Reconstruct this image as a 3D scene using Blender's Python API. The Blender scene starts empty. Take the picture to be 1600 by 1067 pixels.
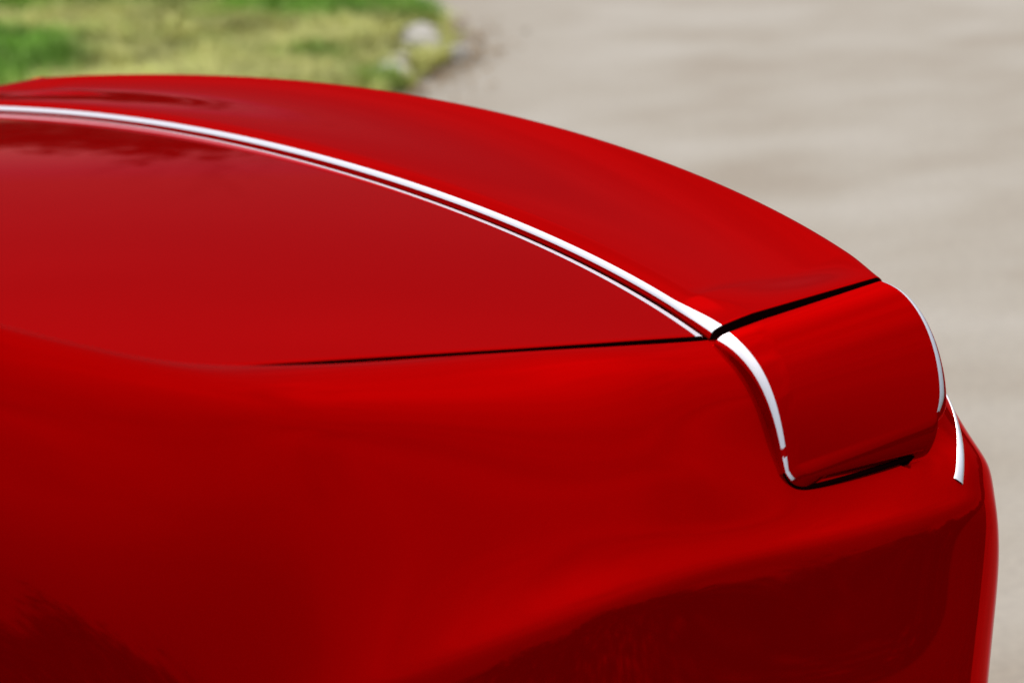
import bpy, math, random
import numpy as np
from mathutils import Vector

# ------------------------------------------------------------------ camera, sky, sun, exposure
scn = bpy.context.scene
CAM = np.array([-2.14483, -3.21521, 1.1 + 0.78710]); YAW, PIT = 0.64072, 0.25496
cd = bpy.data.cameras.new('camera'); cam = bpy.data.objects.new('camera', cd); scn.collection.objects.link(cam)
cam.location = CAM
cam.rotation_euler = (math.pi/2 - PIT, 0, -YAW)
cd.sensor_width = 36; cd.lens = 5124.45/1600*36
cd.clip_start = 0.1; cd.clip_end = 600
cd.dof.use_dof = True; cd.dof.focus_distance = 3.55; cd.dof.aperture_fstop = 5.0
scn.camera = cam

SUN = np.array([0.26, 0.30, 0.92]); SUN = SUN/np.linalg.norm(SUN)
EL = math.asin(SUN[2]); AZ = math.atan2(SUN[0], SUN[1])
w = bpy.data.worlds.new('World'); scn.world = w; w.use_nodes = True
nt = w.node_tree; bg = nt.nodes['Background']
def N_(t, **k):
    n = nt.nodes.new(t)
    for a_, b_ in k.items(): setattr(n, a_, b_)
    return n
L_ = nt.links.new
sky = N_('ShaderNodeTexSky'); sky.sky_type = 'NISHITA'; sky.sun_disc = False
sky.sun_elevation = EL; sky.sun_intensity = 1.0; sky.sun_rotation = AZ; sky.air_density = 1.0; sky.dust_density = 0.5
# thin bright cloud over the blue: a soft glow round the veiled sun, mottled by noise
VEIL, GLOW = 25.0, 9.0
tc = N_('ShaderNodeTexCoord')
dt = N_('ShaderNodeVectorMath', operation='DOT_PRODUCT'); L_(tc.outputs['Generated'], dt.inputs[0]); dt.inputs[1].default_value = SUN
mxx = N_('ShaderNodeMath', operation='MAXIMUM'); L_(dt.outputs['Value'], mxx.inputs[0]); mxx.inputs[1].default_value = 0
pw = N_('ShaderNodeMath', operation='POWER'); L_(mxx.outputs[0], pw.inputs[0]); pw.inputs[1].default_value = 14
gl = N_('ShaderNodeMath', operation='MULTIPLY_ADD'); L_(pw.outputs[0], gl.inputs[0]); gl.inputs[1].default_value = GLOW; gl.inputs[2].default_value = VEIL
mp = N_('ShaderNodeMapping'); mp.inputs['Scale'].default_value = (1, 1, 2.6); L_(tc.outputs['Generated'], mp.inputs[0])
cn = N_('ShaderNodeTexNoise'); cn.inputs['Scale'].default_value = 2.2; cn.inputs['Detail'].default_value = 6; cn.inputs['Distortion'].default_value = .4; L_(mp.outputs[0], cn.inputs['Vector'])
cm = N_('ShaderNodeMapRange'); L_(cn.outputs['Fac'], cm.inputs[0]); cm.inputs[1].default_value = .3; cm.inputs[2].default_value = .65; cm.inputs[3].default_value = .55; cm.inputs[4].default_value = 1.0
ml = N_('ShaderNodeMath', operation='MULTIPLY'); sp = N_('ShaderNodeSeparateXYZ'); L_(tc.outputs['Generated'], sp.inputs[0])
oc = N_('ShaderNodeMapRange'); L_(sp.outputs['Z'], oc.inputs[0]); oc.inputs[1].default_value = .1; oc.inputs[2].default_value = .72; oc.inputs[3].default_value = .05; oc.inputs[4].default_value = 1.0
om = N_('ShaderNodeMath', operation='MULTIPLY'); L_(gl.outputs[0], om.inputs[0]); L_(oc.outputs[0], om.inputs[1])
L_(om.outputs[0], ml.inputs[0]); L_(cm.outputs[0], ml.inputs[1])
vc = N_('ShaderNodeVectorMath', operation='SCALE'); vc.inputs[0].default_value = (1, .985, .99); L_(ml.outputs[0], vc.inputs['Scale'])
ad = N_('ShaderNodeVectorMath', operation='ADD'); L_(sky.outputs[0], ad.inputs[0]); L_(vc.outputs[0], ad.inputs[1])
L_(ad.outputs[0], bg.inputs[0]); bg.inputs[1].default_value = 0.05
sd = bpy.data.lights.new('sun', 'SUN'); sd.energy = 1.6; sd.angle = math.radians(16); sd.color = (1, .95, .87)
so = bpy.data.objects.new('sun', sd); scn.collection.objects.link(so)
so.rotation_euler = Vector(SUN).to_track_quat('Z', 'Y').to_euler(); so.location = (6, 10, 12)
vs = scn.view_settings; vs.view_transform = 'Standard'; vs.look = 'None'; vs.gamma = 1; vs.exposure = 0.0
vs.use_curve_mapping = False
scn.cycles.max_bounces = 6; scn.cycles.use_denoising = True

# ------------------------------------------------------------------ helpers
H0 = 1.1                                   # height of the deck's rear edge above the ground
rng = np.random.default_rng(4)
C = scn.collection

def mat(name, color, rough=.5, metal=0., ior=1.5, spec=.5):
    m = bpy.data.materials.new(name); m.use_nodes = True
    b = m.node_tree.nodes['Principled BSDF']
    b.inputs['Base Color'].default_value = (*color, 1); b.inputs['Roughness'].default_value = rough
    b.inputs['Metallic'].default_value = metal; b.inputs['IOR'].default_value = ior
    return m

def mesh(name, V, F, m, parent=None, smooth=True, origin=(0, 0, 0)):
    me = bpy.data.meshes.new(name)
    V = np.asarray(V, float).reshape(-1, 3) - np.asarray(origin)
    me.from_pydata(V.tolist(), [], [list(map(int, f)) for f in F])
    me.materials.append(m)
    if smooth: me.shade_smooth()
    me.update()
    o = bpy.data.objects.new(name, me); C.objects.link(o)
    if parent is not None: o.parent = parent
    else: o.location = origin
    return o

def gridfaces(nu, nv, off=0, flip=False):
    i, j = np.meshgrid(np.arange(nu-1), np.arange(nv-1), indexing='ij')
    a = (i*nv+j).ravel()+off; b = ((i+1)*nv+j).ravel()+off
    q = np.stack([a, b, b+1, a+1], 1)
    return q[:, ::-1] if flip else q

def normals(P, flip=False):
    du = np.gradient(P, axis=0); dv = np.gradient(P, axis=1)
    n = np.cross(du, dv); n /= np.linalg.norm(n, axis=2, keepdims=True)+1e-12
    return -n if flip else n

def roll(P, N, side, r=.003, depth=.012, k=4, depth_dir=None):
    """append rows that roll the panel's edge over and down into the gap.  side: 0 = first row of axis 0, 1 = last row of axis 0"""
    if side == 0: e, nb, n = P[0], P[1], N[0]
    else: e, nb, n = P[-1], P[-2], N[-1]
    o = e-nb; o -= n*(o*n).sum(1, keepdims=True); o /= np.linalg.norm(o, axis=1, keepdims=True)+1e-12
    rows = [e+o*r*math.sin(a)-n*r*(1-math.cos(a)) for a in np.linspace(0, math.pi/2, k+1)[1:]]
    rows.append(rows[-1]-n*(depth if np.isscalar(depth) else np.asarray(depth)[:, None]))
    rows = np.array(rows)
    nn = np.repeat(n[None], len(rows), 0)
    if side == 0: return np.concatenate([rows[::-1], P]), np.concatenate([nn, N])
    return np.concatenate([P, rows]), np.concatenate([N, nn])

def panel(P, flip=False, u0=None, u1=None, v0=None, v1=None):
    """P[nu,nv,3]; each edge may be rolled over: (radius, depth)"""
    N = normals(P, flip)
    if u0: P, N = roll(P, N, 0, *u0)
    if u1: P, N = roll(P, N, 1, *u1)
    P = P.transpose(1, 0, 2); N = N.transpose(1, 0, 2)
    if v0: P, N = roll(P, N, 0, *v0)
    if v1: P, N = roll(P, N, 1, *v1)
    return P.transpose(1, 0, 2)

def gmesh(name, P, m, parent, flip=False, edge=None):
    """edge(i, j) -> mask of the faces that take the polished-edge paint"""
    o = mesh(name, P, gridfaces(P.shape[0], P.shape[1], 0, flip), m, parent, origin=ORG)
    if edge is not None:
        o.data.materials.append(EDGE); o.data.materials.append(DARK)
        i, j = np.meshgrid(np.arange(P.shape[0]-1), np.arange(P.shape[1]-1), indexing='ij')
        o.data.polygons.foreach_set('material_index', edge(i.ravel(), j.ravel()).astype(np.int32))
    return o

def bs(ctrl, n):
    """clamped uniform cubic B-spline along axis 0 of ctrl, n samples"""
    c = np.concatenate([[2*ctrl[0]-ctrl[1]], ctrl, [2*ctrl[-1]-ctrl[-2]]])
    m = len(c)-3
    t = np.linspace(0, m-1e-9, n); i = t.astype(int); f = (t-i).reshape((-1,)+(1,)*(ctrl.ndim-1))
    return ((1-f)**3*c[i]+(3*f**3-6*f**2+4)*c[i+1]+(-3*f**3+3*f**2+3*f+1)*c[i+2]+f**3*c[i+3])/6

def pl(x, xs, ys):                          # smooth-ish monotone interpolation of a table
    return np.interp(x, xs, ys)

def sstep(x, a, b):
    t = np.clip((x-a)/(b-a), 0, 1); return t*t*(3-2*t)

def link(o, **kw):
    for k, v in kw.items(): o[k] = v
    return o

def empty(name, loc, **kw):
    o = bpy.data.objects.new(name, None); C.objects.link(o); o.location = loc; o.empty_display_size = .2
    return link(o, **kw)

# ------------------------------------------------------------------ materials
PAINT = mat('red_gloss_paint', (.50, .0002, .0005), .035, .62, 1.03)
PAINT.node_tree.nodes['Principled BSDF'].inputs['Specular Tint'].default_value = (1, .05, .1, 1)
EDGE = mat('polished_edge', (1, .95, .96), .3, .93, 1.5)  # near-white finish painted in as the highlights along panel edges
DARK = mat('dark_gap', (.008, .001, .001), .8, 0, 1.02)  # near-black; paints the shade in gaps and under the cap
BLACK = mat('black_rubber', (.02, .02, .02), .6)
GLASS = mat('tinted_glass', (.015, .018, .02), .03, 0, 1.5)
CHROME = mat('bright_metal', (.7, .7, .72), .2, 1)
LAMP = mat('red_lamp_lens', (.25, .005, .005), .08)

def noise_mat(name, stops, scale, rough=.9, stretch=(1, 1, 1), detail=6, bump=0., scale2=None, stops2=None):
    m = mat(name, (1, 1, 1), rough); n = m.node_tree.nodes; l = m.node_tree.links; b = n['Principled BSDF']
    tc = n.new('ShaderNodeTexCoord'); mp = n.new('ShaderNodeMapping'); mp.inputs['Scale'].default_value = stretch
    l.new(tc.outputs['Object'], mp.inputs[0])
    no = n.new('ShaderNodeTexNoise'); no.inputs['Scale'].default_value = scale; no.inputs['Detail'].default_value = detail
    l.new(mp.outputs[0], no.inputs['Vector'])
    cr = n.new('ShaderNodeValToRGB'); el = cr.color_ramp.elements
    for i, (p, c) in enumerate(stops):
        e = el[i] if i < 2 else el.new(p)
        e.position = p; e.color = (*c, 1)
    l.new(no.outputs['Fac'], cr.inputs[0]); out = cr.outputs[0]
    if scale2:
        n2 = n.new('ShaderNodeTexNoise'); n2.inputs['Scale'].default_value = scale2; n2.inputs['Detail'].default_value = 8
        l.new(tc.outputs['Object'], n2.inputs['Vector'])
        c2 = n.new('ShaderNodeValToRGB'); e2 = c2.color_ramp.elements
        for i, (p, c) in enumerate(stops2):
            e = e2[i] if i < 2 else e2.new(p)
            e.position = p; e.color = (*c, 1)
        mx = n.new('ShaderNodeMix'); mx.data_type = 'RGBA'; mx.blend_type = 'MULTIPLY'; mx.inputs[0].default_value = 1
        l.new(n2.outputs['Fac'], c2.inputs[0]); l.new(out, mx.inputs[6]); l.new(c2.outputs[0], mx.inputs[7]); out = mx.outputs[2]
    l.new(out, b.inputs['Base Color'])
    if bump:
        bu = n.new('ShaderNodeBump'); bu.inputs['Strength'].default_value = .6; bu.inputs['Distance'].default_value = bump
        nb = n.new('ShaderNodeTexNoise'); nb.inputs['Scale'].default_value = 60; nb.inputs['Detail'].default_value = 5
        l.new(tc.outputs['Object'], nb.inputs['Vector']); l.new(nb.outputs['Fac'], bu.inputs['Height']); l.new(bu.outputs[0], b.inputs['Normal'])
    return m

# ------------------------------------------------------------------ ground, pavement
def flat(name, pts, z, m, kind='structure'):
    o = mesh(name, [(x, y, z) for x, y in pts], [list(range(len(pts)))], m, smooth=False)
    o['kind'] = kind; return o
EARTH = noise_mat('dry_field', [(.3, (.035, .05, .015)), (.7, (.085, .08, .035))], 3, .95, bump=.02)
flat('ground', [(-250, -250), (250, -250), (250, 250), (-250, 250)], -.004, EARTH)  # dark stretch on the unseen near side, added to cut bounce on the car
PAVE = noise_mat('worn_concrete', [(.30, (.345, .29, .225)), (.5, (.40, .352, .285)), (.68, (.445, .40, .335))], 1.6, .93, (1.0, 1.0, 1),
                 7, .004, 45, [(.3, (.84, .84, .85)), (.7, (1, 1, 1))])
PAVE.node_tree.nodes['Mapping'].inputs['Rotation'].default_value = (0, 0, YAW)
PAVE.node_tree.nodes['Mapping'].inputs['Scale'].default_value = (.8, 1.2, 1)
flat('pavement', [(-40, -1.25), (40, -1.25), (40, 19), (-40, 19)], 0.0, PAVE)

# ------------------------------------------------------------------ the car
ORG = np.array([-2.0, 0, 0])
car = empty('sports_car', ORG, label='glossy red sports car with a raised rear spoiler parked on pale pavement', category='car')

KF, K4, CF = 0.071, 0.077, 0.064            # plan curvature and crown of the deck's rear edge
LB, HB, K2, C2 = 0.272, 0.030, 0.128, 0.073 # blade chord, rise, trailing-edge curvature
YS = 0.766                                  # spoiler seam on the near side
YC = .082; YF = YS+2*YC                     # centre line of the car, far seam
def front_edge(y): return -KF*y**2-K4*y**4, H0-CF*y**2
def trail_edge(y): return LB-K2*y**2-K4*y**4, H0+HB-C2*y**2

# ---- trunk lid
GAP = .006
def lid_half(x): return np.interp(x, [-1.0, -.6, -.3, -.068], [.696, .731, .748, .758])
a = np.linspace(-1, 1, 181); v = np.linspace(0, 1, 140)
A, Vv = np.meshgrid(a, v, indexing='ij')
yy = YC+A*(YS+YC)
for _ in range(3):
    xr = front_edge(yy)[0]-GAP-.003
    xx = -1.0+(xr+1.0)*Vv
    yy = YC+A*(lid_half(xx)+YC)
dist = xr-xx
zz = H0-.0055-CF*yy**2+.085*dist+.02*dist**2*0
P = np.stack([xx, yy, zz], 2)
lid = gmesh('trunk_lid', panel(P, True, u0=(.001, .02), u1=(.001, .02), v1=(.0035, .02)), PAINT, car, True, edge=lambda i, j: np.where((i == 0) | (i == len(a)+8), 2, ((j >= 138) & (j < 141))*1))  # painted highlight on the rear edge, painted shade on the side walls

# ---- spoiler blade: chord profile q (metres behind the front edge) -> rise
QF = np.array([0, 0, .0006, .0018, .0036, .006, .009, .0125, .017, .022, .030])
ZF = np.array([-.03, -.010, -.0065, -.0035, -.0010, .0008, .0022, .0034, .0050, .0066, .0090])
def chord(y, x0, z0, x1, z1, dip, flange=1.0, n=60, tuck=.055, r=.0115, lip=1.0):
    """cross section from the groove over the blade to the trailing edge and round beneath it"""
    L = x1-x0
    qs = QF*flange; zs = ZF*min(flange, 1); zs = np.where(zs < 0, zs*lip, zs)
    q = np.linspace(qs[-1], L-.012, n)[1:]
    t = (q-qs[-1])/(L-.012-qs[-1])
    base = zs[-1]+(z1-.003-z0-zs[-1])*t
    bend = -dip*6.75*t*t*(1-t)
    X = np.concatenate([x0+qs, x0+q]); Z = np.concatenate([z0+zs, z0+base+bend])
    # trailing edge: quarter round, then the rear face tucks forward and down
    sl = math.atan2(Z[-1]-Z[-2], X[-1]-X[-2])
    cx, cz = X[-1]+r*math.sin(sl)*1.0, Z[-1]-r*math.cos(sl)
    cx = X[-1]+r*math.sin(sl); cz = Z[-1]-r*math.cos(sl)
    th = np.linspace(math.pi/2+sl, -math.pi*.42, 16)[1:]
    X = np.concatenate([X, cx+r*np.cos(th)]); Z = np.concatenate([Z, cz+r*np.sin(th)])
    ex = np.linspace(0, 1, 8)[1:]
    X = np.concatenate([X, X[-1]-tuck*ex**.8]); Z = np.concatenate([Z, Z[-1]-tuck*ex])
    return X, Z
rows = []
ys = np.concatenate([np.linspace(-YS+.0065, -.62, 40), np.linspace(-.62, YF-.14, 170)[1:-1], np.linspace(YF-.14, YF-.0065, 40)])
for y in ys:
    x0, z0 = front_edge(y); x1, z1 = trail_edge(y)
    de = min(y+YS, YF-y); fade = sstep(de, .012, .085)
    X, Z = chord(y, x0, z0, x1, z1, .0085*fade, .85+1.1*(1-sstep(de, .0, .10)))
    rows.append(np.stack([X, np.full_like(X, y), Z], 1))
P = np.array(rows)
dp = np.full(P.shape[1], .03); dp[60:] = .006; dp[-7:] = .02; dp[48:60] = np.linspace(.03, .006, 12)
spoiler = gmesh('spoiler', panel(P, True, u0=(.0012, dp), u1=(.0012, dp)), PAINT, car, True, edge=lambda i, j: np.where((i == 0) | (i == len(ys)+8) | (j == 0), 2, ((j >= 3) & (j < 6))*1))  # leading lip takes a painted highlight, end and groove walls painted shade

def far(Q):
    '''the same piece on the far side of the car'''
    Q = Q.copy(); k = sstep(Q[..., 0], -1.0, -.1)
    Q[..., 1] = 2*YC-Q[..., 1]; Q[..., 0] = Q[..., 0]-.055*k; Q[..., 2] = Q[..., 2]-.019*k
    return Q
# ---- spoiler end caps on the quarter panels
def cap_profile():
    # path from the seam outwards and down: (y, x front, x rear, z front, z rear)
    T = np.array([
        [-.7708, -.068, .170, -.0425, -.0175],
        [-.788, -.062, .181, -.048, -.024],
        [-.808, -.051, .190, -.068, -.046],
        [-.824, -.044, .194, -.095, -.074],
        [-.837, -.041, .193, -.126, -.104],
        [-.847, -.041, .187, -.155, -.131],
        [-.852, -.041, .178, -.170, -.146]])
    W = np.array([
        [-.8550, -.038, .175, -.1770, -.155],
        [-.8570, -.031, .169, -.1830, -.166],
        [-.8570, -.019, .162, -.1865, -.177],
        [-.8545, -.004, .154, -.1880, -.182],
        [-.8440, .020, .130, -.1890, -.184]])
    top = bs(T, 90)
    return np.concatenate([top, bs(np.concatenate([T[-1:], W]), 24)[1:]])
rows = []
Tt = cap_profile()
for k, (y, x0, x1, z0, z1) in enumerate(Tt):
    s = min(1, k/89)
    X, Z = chord(y, x0, z0+H0, x1, z1+H0+.003, 0, 2.3-1.75*s**.5, n=50, tuck=.05-.03*s if k < 78 else .003, r=.0115-.0075*sstep(k, 70, 92), lip=1-.9*sstep(k, 72, 90))
    rows.append(np.stack([X, np.full_like(X, y), Z], 1))
P = np.array(rows)
dp = np.full(P.shape[1], .03); dp[50:] = .006; dp[-7:] = .02; dp[38:50] = np.linspace(.03, .006, 12)
Pn = panel(P, False, u0=(.0012, dp))
WB = bs(np.array([[-.040, -.8500, -.170], [-.036, -.8550, -.183], [-.024, -.8560, -.1885], [-.004, -.8555, -.1905], [.04, -.8545, -.1900], [.09, -.8530, -.1880], [.13, -.8510, -.1860], [.158, -.8480, -.1820], [.172, -.8420, -.1740]]), 50)
def cap_shadow():  # dark tube added to paint the shade below the end cap
    rows = []
    for k in range(50):
        t_ = WB[min(k+1, 49)]-WB[max(k-1, 0)]; t_ /= np.linalg.norm(t_); a1_ = np.cross(t_, [0, 1, 0]); a1_ /= np.linalg.norm(a1_); a2_ = np.cross(t_, a1_)
        rows.append([WB[k]+np.array([0, .0015, H0-.001])+(.0029*math.sin(math.pi*min(1, max(0, (k+3)/18)/2 if k < 15 else (52-k)/16/2 if k > 44 else .5)))*(a1_*math.cos(f_)+a2_*math.sin(f_)) for f_ in np.linspace(0, 2*math.pi, 11)])
    return np.array(rows)
for sgn in (1, -1): gmesh('seal', cap_shadow() if sgn > 0 else far(cap_shadow()), DARK, car)
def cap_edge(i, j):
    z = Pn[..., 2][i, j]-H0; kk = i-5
    front = (j >= 3) & (j < 6) & ~((z < -.147) & (z > -.156)) & (z > -.178)  # highlight painted along the front edge, with a break near the tip
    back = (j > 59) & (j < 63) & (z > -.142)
    return np.where((i == 0) | (kk > 108), 2, ((front | back) & (i > 4))*1)  # dark faces paint the shade in the seam and below the cap
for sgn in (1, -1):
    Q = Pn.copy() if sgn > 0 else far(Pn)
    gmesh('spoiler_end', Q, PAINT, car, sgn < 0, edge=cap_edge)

# ---- body side: control net, stations along the car and round the rear corner
def body_net():
    #        Y     X    R    z at x=-1.2  -.6   -.3   .0    rear
    R = [ (.770, .250, .12, ( .050,  .003, -.0245, -.055), -.105),
          (.790, .297, .13, ( .125,  .015, -.031, -.076), -.118),
          (.815, .334, .14, ( .235,  .000, -.060, -.114), -.145),
          (.836, .366, .16, ( .245, -.044, -.092, -.176), -.190),
          (.858, .388, .18, ( .140, -.108, -.136, -.212), -.230),
          (.870, .408, .20, ( .010, -.180, -.187, -.226), -.270),
          (.878, .419, .21, (-.180, -.237, -.213, -.2335), -.315),
          (.884, .425, .21, (-.240, -.254, -.223, -.238), -.350),
          (.890, .424, .21, (-.264, -.274, -.242, -.256), -.385),
          (.907, .405, .22, (-.330, -.330, -.310, -.312), -.450),
          (.942, .362, .22, (-.450, -.450, -.430, -.430), -.530),
          (.960, .345, .22, (-.620, -.620, -.620, -.620), -.660),
          (.940, .340, .20, (-.860, -.860, -.860, -.840), -.840)]
    OUT = (0, 0, 0, .002, .007, .023, .040, .043, .043, .043, .036, .022, .02)
    FRONT = [  # x, width factor, then z of rows 0..12 ahead of the rear haunch
        (-4.12, .70, (-.30,-.31,-.33,-.35,-.38,-.41,-.44,-.46,-.49,-.54,-.62,-.74,-.86)),
        (-4.00, .84, (-.26,-.265,-.28,-.30,-.33,-.36,-.40,-.42,-.45,-.52,-.62,-.74,-.88)),
        (-3.75, .94, (-.21,-.215,-.23,-.25,-.28,-.31,-.35,-.38,-.41,-.49,-.60,-.74,-.88)),
        (-3.30, .98, (-.15,-.155,-.165,-.185,-.22,-.26,-.31,-.34,-.37,-.46,-.58,-.74,-.88)),
        (-2.80, .985,(-.10,-.105,-.115,-.135,-.17,-.22,-.28,-.32,-.35,-.44,-.57,-.74,-.88)),
        (-2.30, .985,(-.03,-.03,-.04,-.06,-.11,-.18,-.26,-.30,-.33,-.42,-.55,-.72,-.88)),
        (-1.80, .99, ( .01, .02, .03, .02,-.03,-.12,-.23,-.27,-.30,-.38,-.50,-.70,-.88))]
    S = []
    for (x, wf, zs) in FRONT:
        S.append([(x, -(R[i][0]+OUT[i]+.02)*wf if i > 1 else -(.70, .735)[i]*wf, H0+zs[i]) for i in range(len(R))])
    fx = [-1.5, -1.2, -.9, -.75, -.6, -.45, -.3, -.15, 0.0]
    for x in fx:
        st = []
        for i, (Y, X, r, z, zr) in enumerate(R):
            zz = np.interp(x, [-1.2, -.6, -.3, -.14, 0], [z[0], z[1], z[2], z[2]+(.22 if i else .53)*(z[3]-z[2]), z[3]])
            yb = Y
            if i == 0: yb = np.interp(x, [-1.0, -.6, -.3, -.068], [.704, .739, .756, .766])
            if i == 1: yb = np.interp(x, [-1.0, -.6, -.3, -.068], [.742, .766, .780, .790])
            yb += OUT[i]*sstep(-x, -.05, .45)
            if x < -.6: yb += (0, 0, .005, .02, .045, .06, .07, .07, .07, .06, .05, .03, .02)[i]*sstep(-x, .45, 1.1)
            st.append((x, -yb, zz+H0))
        S.append(st)
    for ang in np.radians([12, 32, 52, 70, 84]):
        st = []
        for (Y, X, r, z, zr) in R:
            k = ang/(math.pi/2)
            xc = X-.12*(Y-r)**2-r; x = xc+r*math.sin(ang)*1.0; y = -(Y-r)-r*math.cos(ang)
            st.append((x, y, H0+z[3]*(1-k**1.6)+zr*k**1.6+(.022*math.exp(-((k-.26)/.2)**2) if Y > .85 and z[3] > -.3 else 0)))
        k = ang/(math.pi/2); g_ = min(1, k*1.5); a0, a1 = np.array(st[5]), np.array(st[9])
        for i_ in (6, 7, 8):          # the crease melts into the rounded corner
            f_ = (i_-5)/4; st[i_] = tuple(np.array(st[i_])*(1-g_)+(a0*(1-f_)+a1*f_)*g_)
        S.append(st)
    for t in (.8, .6, .4, .2, 0):
        st = []
        for (Y, X, r, z, zr) in R:
            y = -(Y-r)*t; st.append((X-.12*y*y, y, H0+zr+(-.02 if t > .9 else 0)))
        S.append(st)
    return np.array(S)
NET = body_net()
P = bs(NET, 560)
P = bs(P.transpose(1, 0, 2), 240).transpose(1, 0, 2)
BODY = P
Pn = panel(P, True, v0=(.0025, .03))
def side_part(name, Q, keep=None):
    for sgn in (1, -1):
        q = Q.copy() if sgn > 0 else far(Q)
        F = gridfaces(q.shape[0], q.shape[1], 0, sgn > 0)
        if keep is not None:
            V = q.reshape(-1, 3); F = F[keep(V[F].mean(1))]
        mesh(name, q, F, PAINT, car, origin=ORG)
WX, WZ, WR = -.62, .345, .345
FX, FZ = -3.42, .345
arch = lambda c: ((c[:, 0]-WX)**2+(c[:, 2]-WZ)**2 > .385**2) & ((c[:, 0]-FX)**2+(c[:, 2]-FZ)**2 > .385**2) | (c[:, 1]**2 < .6)
ST = lambda st: int(st/(len(NET)-1)*559)
kx = lambda x: int(np.argmin(np.abs(Pn[:300, 100, 0]-x)))
kd, kf, kr = kx(-1.42), kx(-2.55), ST(21.2)
side_part('front_fender', Pn[:kf], arch)
side_part('door', Pn[kf:kd+1], arch)
side_part('quarter_panel', Pn[kd:kr+1], arch)
Q = Pn[kr:]; Q2 = far(Q[::-1])
gmesh('rear_bumper', np.concatenate([Q, Q2[1:]]), PAINT, car, True)
# channels under the shut lines, so that no light leaks into the gaps
yc = np.linspace(-.775, YF+.009, 120); rows = []
for y in yc:
    x0, z0 = front_edge(y); rows.append([(x0-.05, y, z0-.03), (x0-.02, y, z0-.022), (x0+.015, y, z0-.022), (x0+.08, y, z0-.03)])
gmesh('gap_channel', np.array(rows), DARK, car)
for sgn in (1, -1):
    i0, i1 = kx(-1.0), ST(17)
    e = Pn[i0:i1, -1 if False else 8].copy()
    e = BODY[i0:i1, 0]
    rows = np.stack([e+[0, .03, -.03], e+[0, .010, -.02], e+[0, -.004, -.02], e+[0, -.02, -.04]], 1)
    rows = rows if sgn > 0 else far(rows); gmesh('gap_channel', rows, DARK, car, sgn < 0)
    t = np.linspace(-.06, .155, 30); zz = H0-.0385+(t+.068)/(.238)*.025
    rows = np.stack([np.stack([t, np.full(30, -yy_), zz-.024], 1) for yy_ in (.745, .770, .795)], 1); rows[:, 2, 2] -= .03
    rows = rows if sgn > 0 else far(rows); gmesh('gap_channel', rows, DARK, car, sgn < 0)
# thin near-white strip, added as a painted highlight on the rounded rear corner
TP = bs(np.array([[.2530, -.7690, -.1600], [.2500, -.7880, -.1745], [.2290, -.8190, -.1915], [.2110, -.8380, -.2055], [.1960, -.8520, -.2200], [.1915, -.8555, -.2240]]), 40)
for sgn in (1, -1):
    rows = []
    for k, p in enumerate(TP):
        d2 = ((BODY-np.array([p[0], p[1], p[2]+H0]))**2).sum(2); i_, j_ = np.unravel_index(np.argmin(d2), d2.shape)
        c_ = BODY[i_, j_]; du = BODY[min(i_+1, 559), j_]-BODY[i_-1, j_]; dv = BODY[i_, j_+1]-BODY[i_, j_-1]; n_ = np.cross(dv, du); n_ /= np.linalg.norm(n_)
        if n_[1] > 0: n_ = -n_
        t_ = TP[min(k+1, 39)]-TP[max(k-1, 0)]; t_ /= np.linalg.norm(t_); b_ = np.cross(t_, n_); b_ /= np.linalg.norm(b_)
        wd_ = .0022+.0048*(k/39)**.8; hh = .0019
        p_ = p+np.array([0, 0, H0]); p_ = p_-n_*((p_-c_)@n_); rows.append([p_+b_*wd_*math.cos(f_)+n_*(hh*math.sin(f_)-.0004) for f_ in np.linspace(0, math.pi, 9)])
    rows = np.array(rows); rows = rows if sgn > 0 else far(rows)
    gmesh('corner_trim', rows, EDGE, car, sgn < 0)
# panel under the blade, joining the bumper to the lid
xs = [(-.02, -.035), (.10, -.05), (.20, -.075), (.25, -.11)]
yc = np.linspace(-.75, YF-.016, 40)
gmesh('tail_panel', np.array([[(x+front_edge(y)[0]*.5, y, front_edge(y)[1]+z) for x, z in xs] for y in yc]), PAINT, car)
# bonnet and nose
na = np.linspace(-1, 1, 41); e = Pn[:kf+1, 6]
P = np.array([[(p[0], YC-(p[1]-YC)*a_, p[2]+.045*(1-a_*a_)*min(1, (p[0]+4.12)/.5+.15)) for a_ in na] for p in e])
gmesh('bonnet', P, PAINT, car)
e = Pn[0, 6:]
P = np.array([[(p[0]-.10*(1-abs(a_)**2.5), YC-(p[1]-YC)*a_, p[2]+(.045*.15*(1-a_*a_) if k == 0 else 0)) for a_ in na] for k, p in enumerate(e)])
gmesh('front_bumper', P, PAINT, car)
# cabin: arched sections between the lid and the bonnet
def cabin(xa, xb, t0, t1, n=30, m_=24, off=0.):
    X = np.linspace(xa, xb, n); rows = []
    for x in X:
        h = np.interp(x, [-2.98, -2.35, -2.1, -1.75, -1.0], [-.085, .245, .275, .262, .040])
        wd = np.interp(x, [-2.98, -2.35, -1.75, -1.0], [.79, .66, .64, .67]); base = np.interp(x, [-2.98, -1.8, -1.0], [-.115, .0, .02])
        row = []
        for t in np.linspace(t0, t1, m_):
            c_, s_ = math.cos(t), math.sin(t)
            yw = wd*math.copysign(abs(c_)**.45, c_)*(1+(.16 if x > -2.6 else .08)*(1-abs(s_))); row.append((x, YC+yw, H0+base+(h-base)*abs(s_)**.8+off))
        rows.append(row)
    return np.array(rows)
gmesh('windscreen', cabin(-2.98, -2.36, .5, math.pi-.5), GLASS, car)
gmesh('roof', cabin(-2.36, -1.74, .5, math.pi-.5, off=.002), PAINT, car)
gmesh('rear_window', cabin(-1.74, -1.0, .5, math.pi-.5), GLASS, car)
for t0, t1 in ((0.0, .5), (math.pi-.5, math.pi)): gmesh('side_window', cabin(-2.98, -1.0, t0, t1), GLASS, car)
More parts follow.
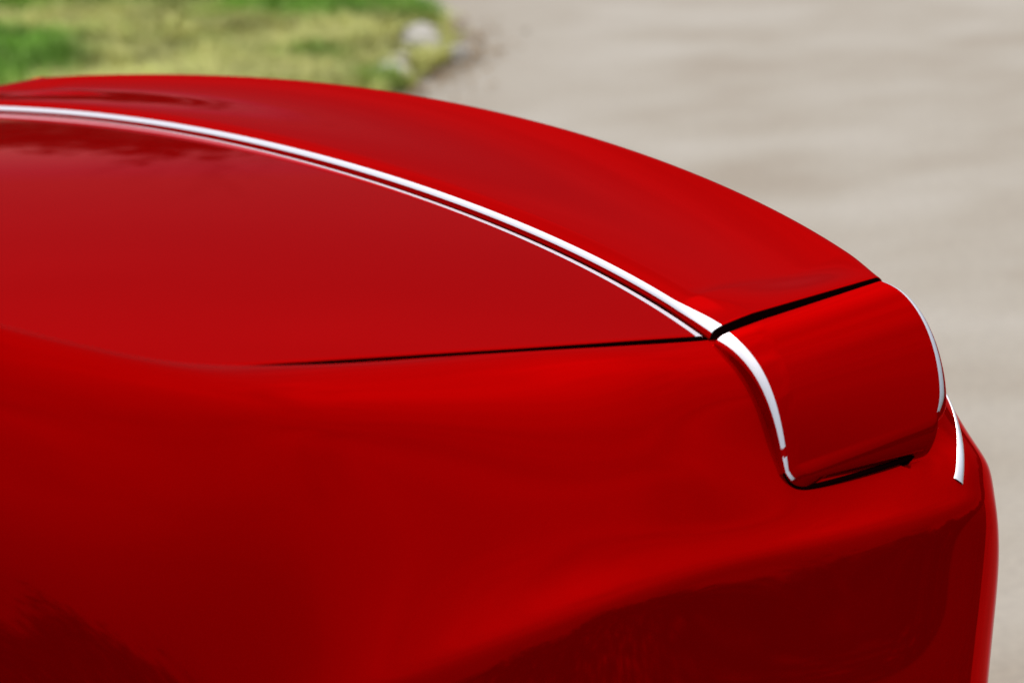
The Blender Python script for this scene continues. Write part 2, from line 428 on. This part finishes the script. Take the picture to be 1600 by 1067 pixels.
# floor pan
mesh('floor_pan', [(-3.9, -.84, .24), (.2, -.8, .24), (.2, .96, .24), (-3.9, 1.0, .24), (-3.9, -.84, .30), (.2, -.8, .30), (.2, .96, .30), (-3.9, 1.0, .30)],
     [(0, 1, 2, 3), (4, 7, 6, 5), (0, 4, 5, 1), (1, 5, 6, 2), (2, 6, 7, 3), (3, 7, 4, 0)], DARK, car, False, ORG)
def ring(prof, n, axis_len=1):
    prof = np.array(prof); a_ = np.linspace(0, 2*math.pi, n+1)
    return np.array([[(r_*math.cos(t), y_, r_*math.sin(t)) for y_, r_ in prof] for t in a_])
TY = ring([(-.12, .235), (-.125, .30), (-.10, .335), (0, .345), (.10, .335), (.125, .30), (.12, .235)], 48)
RM = ring([(-.105, .235), (-.11, .225), (-.06, .205), (.08, .2), (.11, .235)], 48)
sv, sf = [], []
for k in range(10):
    t = k*math.pi/5; d_ = np.array([math.cos(t), 0, math.sin(t)]); q_ = np.array([-math.sin(t), 0, math.cos(t)])
    b_ = len(sv)
    for rr, hw, yo in ((.03, .022, -.085), (.215, .014, -.10)):
        for sx, sy in ((-1, 0), (1, 0), (1, .02), (-1, .02)): sv.append(d_*rr+q_*hw*sx+np.array([0, yo+sy, 0]))
    sf += [(b_, b_+1, b_+5, b_+4), (b_+1, b_+2, b_+6, b_+5), (b_+2, b_+3, b_+7, b_+6), (b_+3, b_, b_+4, b_+7)]
hub = ring([(-.10, 0.001), (-.10, .035), (-.06, .045), (-.05, .001)], 20)
RIMM = mat('grey_alloy', (.25, .25, .26), .3, .9)
for x_, z_ in ((WX, WZ), (FX, FZ)):
    for sgn in (1, -1):
        wh = bpy.data.objects.new('wheel', None); C.objects.link(wh); wh.parent = car; wh.location = (x_-ORG[0], YC-(.80+YC)*sgn, z_)
        if sgn < 0: wh.rotation_euler = (0, 0, math.pi)
        mesh('tyre', TY, gridfaces(TY.shape[0], TY.shape[1]), BLACK, wh)
        V_ = np.concatenate([RM.reshape(-1, 3), hub.reshape(-1, 3), np.array(sv)])
        F_ = [tuple(q) for q in gridfaces(RM.shape[0], RM.shape[1])]+[tuple(q) for q in gridfaces(hub.shape[0], hub.shape[1], RM.shape[0]*RM.shape[1])]
        o_ = RM.shape[0]*RM.shape[1]+hub.shape[0]*hub.shape[1]; F_ += [tuple(i+o_ for i in q) for q in sf]
        mesh('rim', V_, F_, RIMM, wh, False)
        # dark well behind the wheel
        wl = ring([(-.06, .384), (.16, .384), (.16, .05)], 40)
        mesh('wheel_well', wl+np.array([x_, 0, z_])+np.array([0, -.80, 0]) if sgn > 0 else (wl*[1, -1, 1])+np.array([x_, .80+2*YC, z_]), gridfaces(wl.shape[0], 3), BLACK, car, origin=ORG)
for sgn in (1, -1):
    yy_ = np.linspace(.22, .66, 14); zz_ = np.linspace(-.44, -.35, 5)
    rows = []
    for y in yy_:
        X_ = BODY[:, :, :][ST(20):]; 
        row = []
        for z in zz_:
            d2 = (X_[..., 1]+y)**2+(X_[..., 2]-H0-z)**2; i_, j_ = np.unravel_index(np.argmin(d2), d2.shape); row.append((X_[i_, j_, 0]+.008, YC-(y+YC)*sgn, H0+z))
        rows.append(row)
    gmesh('tail_lamp', np.array(rows), LAMP, car)

# ------------------------------------------------------------------ grass verge, stones, leaf litter
EDGEPTS = np.array([(5.5, 9.6), (4.85, 7.9), (4.72, 6.99), (4.70, 6.66), (4.63, 6.31), (4.45, 5.92), (4.16, 5.62), (3.86, 5.38), (3.2, 4.9), (2.2, 4.65), (.5, 4.5), (-3, 4.4), (-9, 4.6), (-16, 5.2)])
def chaikin(p):
    for _ in range(3):
        q = [p[0]]
        for a_, b_ in zip(p[:-1], p[1:]): q += [a_*.75+b_*.25, a_*.25+b_*.75]
        p = np.array(q+[p[-1]])
    return p
EP = chaikin(EDGEPTS); EP = EP+rng.normal(0, .015, EP.shape)
POLY = np.concatenate([EP, [(-16, 19), (9, 19)]])
SOIL = noise_mat('turf_soil', [(.3, (.16, .15, .06)), (.7, (.30, .27, .11))], 4, .95, bump=.01)
flat('grass_verge', [tuple(p) for p in POLY], .012, SOIL)
def inside(x, y):
    c = np.zeros(len(x), bool); n = len(POLY)
    for i in range(n):
        (x0, y0), (x1, y1) = POLY[i], POLY[(i+1) % n]
        m = (y0 > y) != (y1 > y)
        with np.errstate(divide='ignore', invalid='ignore'): c ^= m & (x < (x1-x0)*(y-y0)/(y1-y0)+x0)
    return c
def vnoise(x, y, sc, seed):
    r = np.random.default_rng(seed); G = r.uniform(0, 1, (64, 64)); u_, v_ = x*sc % 63, y*sc % 63
    i, j = u_.astype(int), v_.astype(int); a_, b_ = u_-i, v_-j; a_ = a_*a_*(3-2*a_); b_ = b_*b_*(3-2*b_)
    return (G[i, j]*(1-a_)+G[i+1, j]*a_)*(1-b_)+(G[i, j+1]*(1-a_)+G[i+1, j+1]*a_)*b_
GREEN_AT = [(3.05, 6.7, .55), (2.75, 6.35, .5), (4.75, 6.9, .50), (4.35, 6.95, .35), (3.9, 7.4, .3), (3.75, 5.32, .22), (3.2, 7.8, .4), (4.7, 6.2, .25), (3.85, 5.8, .15)]
STONES = [(4.22, 5.86, .10, .07, .065, .7, 1, 'largest pale stone lying at the rounded corner of the grass'),
          (4.37, 6.05, .075, .065, .06, 2.1, 2, 'small pale stone just beyond the largest one on the grass edge'),
          (4.30, 5.74, .05, .045, .04, .9, 5, 'brownish stone at the paved side of the largest pale stone'),
          (3.88, 5.52, .08, .06, .055, .3, 3, 'pale stone at the grass edge closest to the red spoiler'),
          (4.02, 5.69, .055, .05, .045, 1.3, 4, 'smallest pale stone, half sunk in grass between two larger ones')]
def grass():
    r = np.random.default_rng(2); B = []
    for (x0, x1, y0, y1, n) in ((2.0, 6.2, 4.5, 9.5, 190000), (-14, 8, 4.3, 17, 170000)):
        x = r.uniform(x0, x1, n); y = r.uniform(y0, y1, n); k = inside(x, y)
        k &= (vnoise(x, y, 2.3, 5)*.6+vnoise(x, y, 6.1, 6)*.4 > .22)
        for st_ in STONES: k &= (x-st_[0])**2+(y-st_[1])**2 > (st_[2]*1.5)**2
        B.append(np.stack([x[k], y[k], np.full(k.sum(), 1. if x0 > 0 else 2.4)], 1))
    B = np.concatenate(B); x, y, sz = B.T; n = len(x)
    g = vnoise(x, y, .9, 9)*.5+vnoise(x, y, 2.7, 10)*.3+vnoise(x, y, 8, 12)*.2-.12
    for (a_, b_, s_) in GREEN_AT: g += .38*np.exp(-((x-a_)**2+(y-b_)**2)/(2*(s_*.62)**2))
    g = np.clip((g-.38)/.22, 0, 1)+r.normal(0, .16, n); g = np.clip(g, 0, 1)[:, None]
    straw = np.array([.55, .53, .16]); green = np.array([.19, .42, .03])
    col = (straw*(1-g)+green*g)*(.55+.8*vnoise(x, y, 11, 3)[:, None]*r.uniform(.7, 1.3, (n, 1)))
    h = (.035+.055*vnoise(x, y, 3.5, 21)+.03*g[:, 0])*r.uniform(.6, 1.3, n); a_ = r.uniform(0, 2*math.pi, n)
    lean = r.uniform(.3, 1.3, n)*(1.5-g[:, 0]); wd = r.uniform(.0022, .0045, n)*sz
    d = np.stack([np.cos(a_), np.sin(a_), 0*a_], 1); p = np.stack([-d[:, 1], d[:, 0], 0*a_], 1)
    b0 = np.stack([x, y, np.full(n, .01)], 1)
    m1 = b0+d*(h*lean*.35)[:, None]+np.array([0, 0, 1])*(h*.6)[:, None]; t1 = b0+d*(h*lean)[:, None]+np.array([0, 0, 1])*(h*.9)[:, None]
    V = np.stack([b0-p*wd[:, None], b0+p*wd[:, None], m1+p*wd[:, None]*.8, m1-p*wd[:, None]*.8, t1], 1).reshape(-1, 3)
    i = np.arange(n)*5; me = bpy.data.meshes.new('grass')
    fv = np.concatenate([np.stack([i, i+1, i+2, i+3], 1).ravel(), np.stack([i+3, i+2, i+4], 1).ravel()])
    ls = np.concatenate([np.arange(n)*4, 4*n+np.arange(n)*3]); lt = np.concatenate([np.full(n, 4), np.full(n, 3)])
    me.vertices.add(5*n); me.vertices.foreach_set('co', V.ravel()); me.loops.add(len(fv)); me.loops.foreach_set('vertex_index', fv.astype(np.int32))
    me.polygons.add(2*n); me.polygons.foreach_set('loop_start', ls.astype(np.int32)); me.polygons.foreach_set('loop_total', lt.astype(np.int32))
    at = me.color_attributes.new('blade', 'FLOAT_COLOR', 'POINT')
    at.data.foreach_set('color', np.concatenate([np.repeat(col, 5, 0), np.ones((5*n, 1))], 1).ravel())
    me.update(); m = mat('grass_blades', (.1, .2, .03), .75); nn = m.node_tree.nodes; an = nn.new('ShaderNodeAttribute'); an.attribute_name = 'blade'
    m.node_tree.links.new(an.outputs['Color'], nn['Principled BSDF'].inputs['Base Color'])
    me.materials.append(m); o = bpy.data.objects.new('grass', me); C.objects.link(o); o['kind'] = 'stuff'
grass()
STONE = noise_mat('pale_stone', [(.3, (.36, .33, .28)), (.7, (.66, .62, .56))], 9, .9, bump=.006)
def stone(x, y, sx, sy, sz, rz, seed, label):
    r = np.random.default_rng(seed); n, m_ = 20, 14
    P = []
    off = r.uniform(0, 60, 3)
    for i in range(n+1):
        for j in range(m_+1):
            t, f_ = 2*math.pi*(i % n)/n, math.pi*j/m_
            v_ = np.array([math.cos(t)*math.sin(f_), math.sin(t)*math.sin(f_), math.cos(f_)])
            k = .78+.34*float(vnoise(np.array([v_[0]*1.6+off[0]+v_[2]]), np.array([v_[1]*1.6+off[1]-v_[2]]), 1.3, seed)[0])
            v_ = np.sign(v_)*np.abs(v_)**.72*k; P.append((v_[0]*sx, v_[1]*sy, max(v_[2]*sz, -.3*sz)))
    o = mesh('stone', P, gridfaces(n+1, m_+1), STONE, smooth=False); o.location = (x, y, sz*.3); o.rotation_euler = (0, 0, rz)
    link(o, label=label, category='stone', group='pale stones along the grass edge')
for st_ in STONES: stone(*st_)
def litter():
    r = np.random.default_rng(8); n = 700
    k = r.integers(20, 70, n); base = EP[np.clip(k, 0, len(EP)-1)]+r.normal(0, .03, (n, 2))
    out = np.abs(r.normal(0, .09, n)); c = base+np.stack([out*.85, -out*.35], 1)
    a_ = r.uniform(0, 6.28, n); s_ = r.uniform(.006, .02, n); V = []
    for q in range(4):
        an = a_+q*math.pi/2; V.append(np.stack([c[:, 0]+np.cos(an)*s_*(1, .5)[q % 2], c[:, 1]+np.sin(an)*s_*(1, .5)[q % 2], .008+r.uniform(0, .012, n)], 1))
    o = mesh('leaf_litter', np.stack(V, 1).reshape(-1, 3), np.arange(4*n).reshape(-1, 4), noise_mat('dead_leaves', [(.3, (.22, .14, .07)), (.7, (.40, .29, .17))], 30, .9), smooth=False)
    o['kind'] = 'stuff'
litter()

# ------------------------------------------------------------------ bare trees round the lot
BARK = noise_mat('grey_bark', [(.3, (.05, .042, .035)), (.7, (.11, .095, .08))], 6, .9, (1, 1, .3))
TWIG = mat('twigs', (.045, .035, .028), .9)
def make_tree(seed, h):
    r = random.Random(seed); V = []; F = []; TV = []; TF = []
    def seg(p, q, r0, r1, V, F, n):
        d = (q-p).normalized(); s = d.orthogonal().normalized(); t = d.cross(s); b = len(V)
        for c, rr in ((p, r0), (q, r1)):
            for i in range(n):
                a = 2*math.pi*i/n; V.append(tuple(c+(s*math.cos(a)+t*math.sin(a))*rr))
        for i in range(n): F.append((b+i, b+(i+1) % n, b+n+(i+1) % n, b+n+i))
    def grow(p, d, ln, rad, lev):
        n = 3 if lev < 3 else 2
        q = p
        for k in range(n):
            d = (d+Vector((r.gauss(0, .13), r.gauss(0, .13), .06))).normalized()
            q2 = q+d*ln/n; r2 = rad*(1-.28/n*(k+1))
            if lev == 0: seg(q, q2, rad, r2, V, F, 8)
            else: seg(q, q2, rad, r2, TV, TF, 4 if lev < 3 else 3)
            q = q2; rad = r2
            if lev >= 1 and lev < 5 and k < n-1:
                side = (d+Vector((r.gauss(0, .7), r.gauss(0, .7), r.gauss(.1, .3)))).normalized()
                grow(q, side, ln*.6, rad*.5, lev+1)
        if lev < 5:
            for _ in range(3 if lev < 2 else 2+(r.random() < .45)):
                nd = (d+Vector((r.gauss(0, .5), r.gauss(0, .5), r.gauss(.12, .25)))).normalized()
                grow(q, nd, ln*r.uniform(.62, .82), rad*.66, lev+1)
    grow(Vector((0, 0, -.1)), Vector((0, 0, 1)), h*.28, h*.018, 0)
    return (V, F), (TV, TF)
PROTO = []
for sd_ in (3, 8, 21):
    (V, F), (TV, TF) = make_tree(sd_, 11)
    mt = bpy.data.meshes.new('trunk'); mt.from_pydata(V, [], F); mt.materials.append(BARK); mt.shade_smooth()
    mc = bpy.data.meshes.new('crown'); mc.from_pydata(TV, [], TF); mc.materials.append(TWIG)
    PROTO.append((mt, mc))
def place_tree(i, x, y, s, rz, label, group):
    t = empty('bare_tree', (x, y, 0), label=label, category='tree', group=group)
    t.scale = (s, s, s); t.rotation_euler = (0, 0, rz)
    for nm, me in zip(('trunk', 'crown'), PROTO[i % 3]):
        o = bpy.data.objects.new(nm, me); C.objects.link(o); o.parent = t
fx, fy = math.sin(YAW), math.cos(YAW)
r = random.Random(5)
n = 0
for k in range(9):                           # beyond the lot
    a_ = math.radians(-46+15.5*k)+r.uniform(-.03, .03)-(.0); d = r.uniform(32, 40)
    place_tree(k, d*math.sin(a_), d*math.cos(a_), r.uniform(.5, .7), r.uniform(0, 6), 'bare winter tree in the row beyond the lot, mirrored in the deck paint', 'bare trees beyond the lot')
for k in range(12):                          # on the camera's side of the car
    a_ = math.radians(127+40*k/11)+r.uniform(-.03, .03); d = r.uniform(25, 31)
    place_tree(k, -2+d*math.sin(a_), -3+d*math.cos(a_), r.uniform(.42, .6), r.uniform(0, 6), 'bare winter tree mirrored in the dark side of the red car', 'bare trees mirrored in the car side')

def make_unseen_woods():  # unseen tree line, added and shaped to darken reflections in the paint
    r = np.random.default_rng(11); n = 240000
    a = r.uniform(0, 2*math.pi, n); d = r.uniform(29, 37, n)
    top = 2.3+.6*np.sin(a*5+1)+.5*np.sin(a*13)+.4*np.sin(a*31+2)+.3*np.sin(a*57)+1.0*np.clip(-np.sin(a+.25)*1.6, 0, 1)
    top += .3*np.exp(-((a-5.45)/.5)**2)
    top *= 1-.6*np.exp(-((a-5.95)/.22)**2)
    z = top*(1-r.uniform(0, 1, n)**1.6)+r.normal(0, .35, n)
    c = np.stack([d*np.cos(a), d*np.sin(a), np.abs(z)], 1)
    u_ = r.normal(size=(n, 3)); v_ = r.normal(size=(n, 3))
    u_ /= np.linalg.norm(u_, axis=1)[:, None]; v_ /= np.linalg.norm(v_, axis=1)[:, None]
    s_ = r.uniform(.06, .2, (n, 1))
    V = np.stack([c-u_*s_, c+u_*s_, c+v_*s_*1.2], 1).reshape(-1, 3)
    o = mesh('woods', V, np.arange(3*n).reshape(-1, 3), WOOD, smooth=False)
    o['kind'] = 'stuff'
WOOD = noise_mat('woods_leaves', [(.35, (.018, .022, .010)), (.7, (.05, .05, .028))], .4, .95)
make_unseen_woods()
